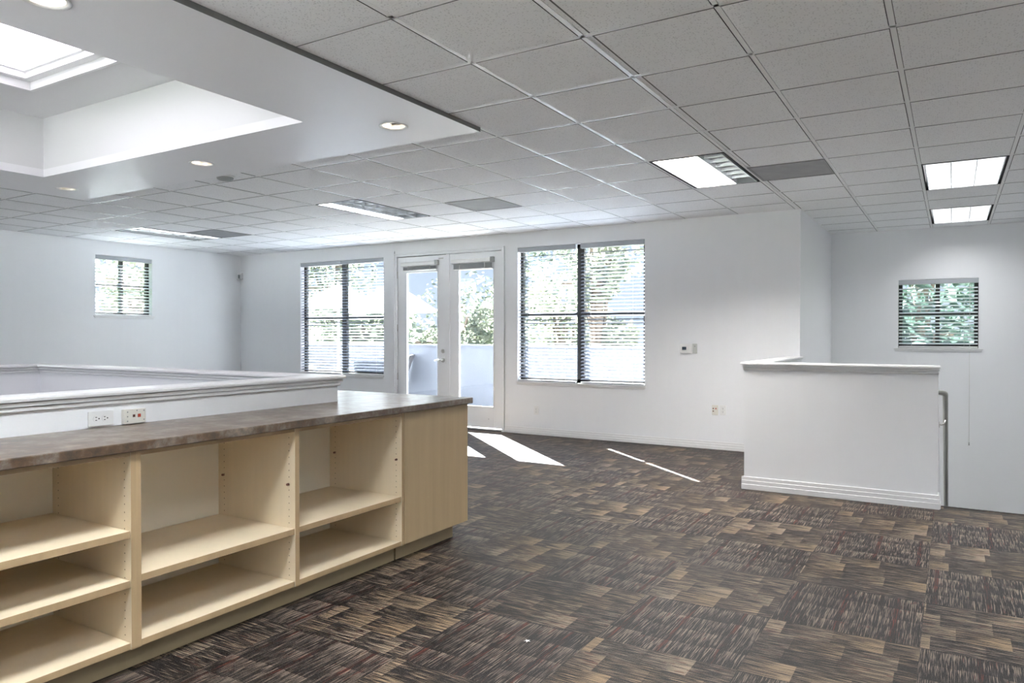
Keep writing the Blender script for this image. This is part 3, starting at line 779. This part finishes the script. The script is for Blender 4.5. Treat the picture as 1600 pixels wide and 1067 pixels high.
MB().box(-4.98, -2.742, 3.9205, 3.940, .10, .872).build('side_panel', vein_m, uC)
MB().box(-4.95, -2.795, 3.304, 3.874, 0, .10).build('toe_kick', kick_m, uC)
ct = MB().prism([(-3.2545, .02), (-2.695, .02), (-2.695, 3.966), (-5.02, 3.966), (-5.02, 3.3005), (-3.2545, 3.3005)], 'z', .872, .910)
tag(ct.build('countertop', counter_m, bevel=.004), 'brown stone-look laminate countertop running over the island cabinets', 'countertop')

sp = MB()
c0 = Vector((-1.560, 2.710, .004))
for k in range(5):
    a = k*1.2566; a2 = a+.62
    f_ = sp.bm.faces.new([sp.bm.verts.new(c0+Vector(v)) for v in ((0, 0, .004), (.006*math.cos(a-.62), .006*math.sin(a-.62), .002), (.017*math.cos(a), .017*math.sin(a), .001), (.006*math.cos(a2), .006*math.sin(a2), .002))])
tag(sp.build('paper_scrap', plast_m), 'tiny white scrap lying on the carpet in the foreground', 'scrap')
# ------------------------------------------------------------------ outside
MB().box(-20, XS-TH, YF+TH, 10.9, -.25, -.04).build('floor_patio', conc_m, kind='structure', origin=(0, 0, 0))
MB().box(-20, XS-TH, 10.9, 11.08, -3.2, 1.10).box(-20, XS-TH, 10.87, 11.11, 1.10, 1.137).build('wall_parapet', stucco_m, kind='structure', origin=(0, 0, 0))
MB().box(-70, 40, 11.2, 90, -3.6, -3.5).box(-70, -12, -40, 90, -3.7, -3.52).build('ground', grass_m, kind='structure', origin=(0, 0, 0))
MB().box(-12, 40, -60, -4, -3.6, -3.5).build('ground_bounce', conc_m, kind='structure', origin=(0, 0, 0))  # unseen pale ground added to bounce sun through the rear windows
# umbrella
def umbrella(cx, cy, zt, ze, r, label):
    u = empty('patio_umbrella', (cx, cy, -.04), label, 'umbrella')
    m = MB(); n = 8; top = Vector((cx, cy, zt)); rings = []
    for k, f in enumerate((.04, .35, .7, 1.0)):
        z = zt-(zt-ze)*(f**1.1); rings.append([m.bm.verts.new((cx+r*f*math.cos(2*math.pi*(i+.5)/n), cy+r*f*math.sin(2*math.pi*(i+.5)/n), z)) for i in range(n)])
    rings.append([m.bm.verts.new((v.co.x, v.co.y, v.co.z-.05)) for v in rings[-1]])
    for A, B in zip(rings, rings[1:]):
        for i in range(n): m.bm.faces.new((A[i], A[(i+1) % n], B[(i+1) % n], B[i]))
    m.bm.faces.new(rings[0])
    m.build('canopy', canvas_m, u)
    MB().cyl((cx, cy, .06), (cx, cy, zt+.05), .022, n=16).build('pole', doorp_m, u)
    MB().lathe([(.0005, .10), (.05, .10), (.24, .04), (.26, 0), (.0005, 0)], (cx, cy, -.04), 24).build('base', stucco_m, u)
    for i in range(n):
        a = 2*math.pi*(i+.5)/n
        MB().cyl((cx, cy, zt-.06), (cx+r*.97*math.cos(a), cy+r*.97*math.sin(a), ze+.005), .008, n=6).build('rib', metal_m, u)
umbrella(-9.95, 10.12, 2.27, 1.90, .74, 'small white umbrella outside the left window, farther from the doors')
umbrella(-8.42, 9.85, 2.23, 1.76, .80, 'white patio umbrella seen through the left glass door')
# patio lounge chair
def patio_chair(x, y, rz, label):
    c = empty('patio_chair', (x, y, -.04), label, 'chair', rz=rz); c['_o'] = (0, 0, 0)
    MB().prism([(-.22, .40), (.26, .44), (.26, .46), (-.22, .42)], 'x', -.24, .24).build('seat', mesh_m, c)
    MB().prism([(-.24, .40), (-.21, .40), (-.42, .98), (-.45, .98)], 'x', -.24, .24).build('backrest', mesh_m, c)
    for sx in (-1, 1):
        for y0, y1, zt in ((.26, .30, .63), (-.22, -.30, .42)):
            MB().cyl((sx*.265, y0, zt), (sx*.28, y1, 0), .013, n=10).build('leg', frame_m, c)
        MB().tube([(sx*.265, .28, .63), (sx*.27, 0, .65), (sx*.26, -.33, .66)], .014, 10).build('armrest', frame_m, c)
        MB().cyl((sx*.255, -.21, .40), (sx*.255, -.44, .98), .013, n=10).build('back_post', frame_m, c)
        MB().cyl((sx*.255, -.24, .41), (sx*.255, .27, .45), .013, n=10).build('seat_rail', frame_m, c)
patio_chair(-9.0, 10.45, R(120), 'dark patio chair on the terrace, seen through the left glass door')
# table under the umbrella
t = empty('patio_table', (-8.9, 9.9, -.04), 'round white patio table outside the left window', 'table'); cx, cy = -11.2, 10.2
t.location = (cx, cy, -.04); t['_o'] = (cx, cy, -.04)
MB().cyl((cx, cy, .66), (cx, cy, .69), .42, n=36).build('tabletop', plast_m, t, bevel=.004)
for k in range(4):
    a = R(45+90*k)
    MB().cyl((cx+.32*math.cos(a), cy+.32*math.sin(a), .66), (cx+.36*math.cos(a), cy+.36*math.sin(a), -.04), .015, n=10).build('leg', plast_m, t)
# neighbouring house with a hip roof
hb = empty('house', (-26, 24, -3.5), 'neighbouring house with a dark hip roof beyond the terrace', 'house')
MB().box(-34, -21.5, 22, 30, -3.5, 1.0).build('house_wall', bldg_m, hb)
rb = MB(); v = [rb.bm.verts.new(p) for p in ((-34.6, 21.4, .95), (-20.9, 21.4, .95), (-20.9, 30.6, .95), (-34.6, 30.6, .95), (-31, 26, 2.25), (-24.5, 26, 2.25))]
for q in ((0, 1, 5, 4), (1, 2, 5), (2, 3, 4, 5), (3, 0, 4), (3, 2, 1, 0)): rb.bm.faces.new([v[i] for i in q])
rb.build('roof', roof_m, hb)
for x in (-32, -28.5, -25):
    MB().box(x, x+1.2, 21.97, 22, -1.2, .2).build('window', frame_m, hb)

def tree(x, y, zg, h, r, label, nleaf, mi, trunk=.14, seed=0, lz=.55, ls=.10, dark=False):
    rnd = random.Random(seed)
    t = empty('tree', (x, y, zg), label, 'tree')
    tr = MB(); tr.tube([(x, y, zg), (x+.1, y, zg+h*.3), (x-.05, y+.05, zg+h*.6), (x, y, zg+h*.85)], trunk, 8)
    blobs = []
    for k in range(16):
        a = rnd.uniform(0, 6.283); rr = r*rnd.uniform(.15, .75); zz = zg+h*(lz+(1-lz)*rnd.uniform(0, .92))
        c = Vector((x+rr*math.cos(a), y+rr*math.sin(a), zz)); blobs.append((c, r*rnd.uniform(.28, .5)))
        tr.tube([(x, y, zg+h*rnd.uniform(.35, .7)), tuple((c+Vector((x, y, c.z)))/2), tuple(c)], trunk*.25, 5)
    tr.build('trunk', bark_m, t)
    lf = MB(); lf.recalc = False
    for k in range(nleaf):
        c, br = rnd.choice(blobs)
        d = Vector((rnd.gauss(0, 1), rnd.gauss(0, 1), rnd.gauss(0, .8))).normalized()*br*rnd.uniform(.55, 1)**.5
        p = c+d; a = Vector((rnd.gauss(0, 1), rnd.gauss(0, 1), rnd.gauss(0, .6))).normalized(); b = a.orthogonal().normalized()
        s = ls*rnd.uniform(.6, 1.3)
        vs = [lf.bm.verts.new(p+q) for q in (-a*s, -b*s*.38-a*s*.1, a*s, b*s*.38-a*s*.1)]
        f = lf.bm.faces.new(vs); f.material_index = rnd.choice((0, 0, 1))
    lf.build('foliage', dleafs if dark else [leafs[mi], leafs[(mi+1) % 4]], t)
TL = [(-9.6, 13.2, 5.6, 1.2, 'leafy tree beyond the terrace, seen through the left glass door', 3800, 1, .2),
      (-8.0, 15.6, 6.4, 1.4, 'bushy tree beyond the terrace, seen through the right glass door', 3800, 3, .2),
      (-6.0, 13.2, 7.4, 1.3, 'tall pale tree close outside the large right window', 4800, 3, .2),
      (-4.6, 16.6, 7.2, 1.5, 'tree outside the right half of the large right window', 3600, 1, .3),
      (-13.0, 14.0, 6.0, 1.7, 'tree outside the left window, behind the umbrella', 4200, 0, .3),
      (-17.2, 17.5, 8.5, 2.6, 'large tree left of the umbrella, beyond the terrace', 4200, 2, .35),
      (-13.0, 21.0, 10.5, 2.8, 'tall distant tree behind the terrace trees', 5000, 2, .3),
      (-.5, 15.5, 7.5, 2.2, 'dark tree outside the small window above the stairs', 5200, 2, .3),
      (2.2, 21.0, 9.5, 2.6, 'second tree outside the small window above the stairs, farther back', 4200, 0, .3),
      (-3.4, 14.0, 11.0, 1.7, 'unseen tall tree right of the terrace, added to shade the small stair window', 2600, 2, .55),  # out-of-view tree placed to keep the sun off the stair window
      (-16.5, 10.2, 7.2, 1.8, 'tree outside the small left wall window', 3600, 3, .35)]
for k, (x, y, h, r, lb, n, mi, lz) in enumerate(TL):
    tree(x, y, -3.5, h, r, lb, n, mi, seed=k+3, lz=lz, dark='stair' in lb, ls=.14 if 'above the stairs' in lb else .10)

# ------------------------------------------------------------------ light
w = bpy.data.worlds.new('World'); sc.world = w; w.use_nodes = True
nt = w.node_tree; nt.nodes.clear()
out = N(nt, 'ShaderNodeOutputWorld'); bg = N(nt, 'ShaderNodeBackground', Strength=.25)
tc = N(nt, 'ShaderNodeTexCoord'); sx = N(nt, 'ShaderNodeSeparateXYZ'); L(nt, tc.outputs['Generated'], sx.inputs[0])
f = M(nt, 'POWER', M(nt, 'MAXIMUM', sx.outputs[2], 0.0), .55)
L(nt, MIXC(nt, f, (.80, .89, 1.0), (.40, .58, .98)), bg.inputs[0]); L(nt, bg.outputs[0], out.inputs[0])
sun = bpy.data.lights.new('sun', 'SUN'); sun.energy = 34; sun.angle = R(.53); sun.color = (.99, .985, .98)
so_ = bpy.data.objects.new('sun', sun); COL.objects.link(so_)
el = R(38.6); hd = Vector((1.102, -1.0)).normalized()
dvec = Vector((hd.x*math.cos(el), hd.y*math.cos(el), -math.sin(el)))
so_.rotation_euler = dvec.to_track_quat('-Z', 'Y').to_euler(); so_.location = (-12, 14, 9)

# ------------------------------------------------------------------ camera
cd = bpy.data.cameras.new('camera'); cam = bpy.data.objects.new('camera', cd); COL.objects.link(cam); sc.camera = cam
cd.sensor_width = 36; cd.lens = 1138.9/1600*36; cd.clip_start = .05; cd.clip_end = 300
yaw, pit = .54342, -.00993
cam.location = (0, 0, HC)
cam.rotation_euler = (math.pi/2+pit, 0, yaw)

for o in bpy.data.objects:
    if '_o' in o: del o['_o']
sc.view_settings.view_transform = 'Standard'; sc.view_settings.look = 'None'
sc.view_settings.exposure = 2.22; sc.view_settings.gamma = 1; sc.view_settings.use_curve_mapping = False
cy = sc.cycles
cy.use_denoising = True; cy.max_bounces = 10; cy.diffuse_bounces = 6; cy.glossy_bounces = 4; cy.transmission_bounces = 6
cy.transparent_max_bounces = 12; cy.sample_clamp_indirect = 6; cy.caustics_reflective = False; cy.caustics_refractive = False
cy.use_light_tree = True
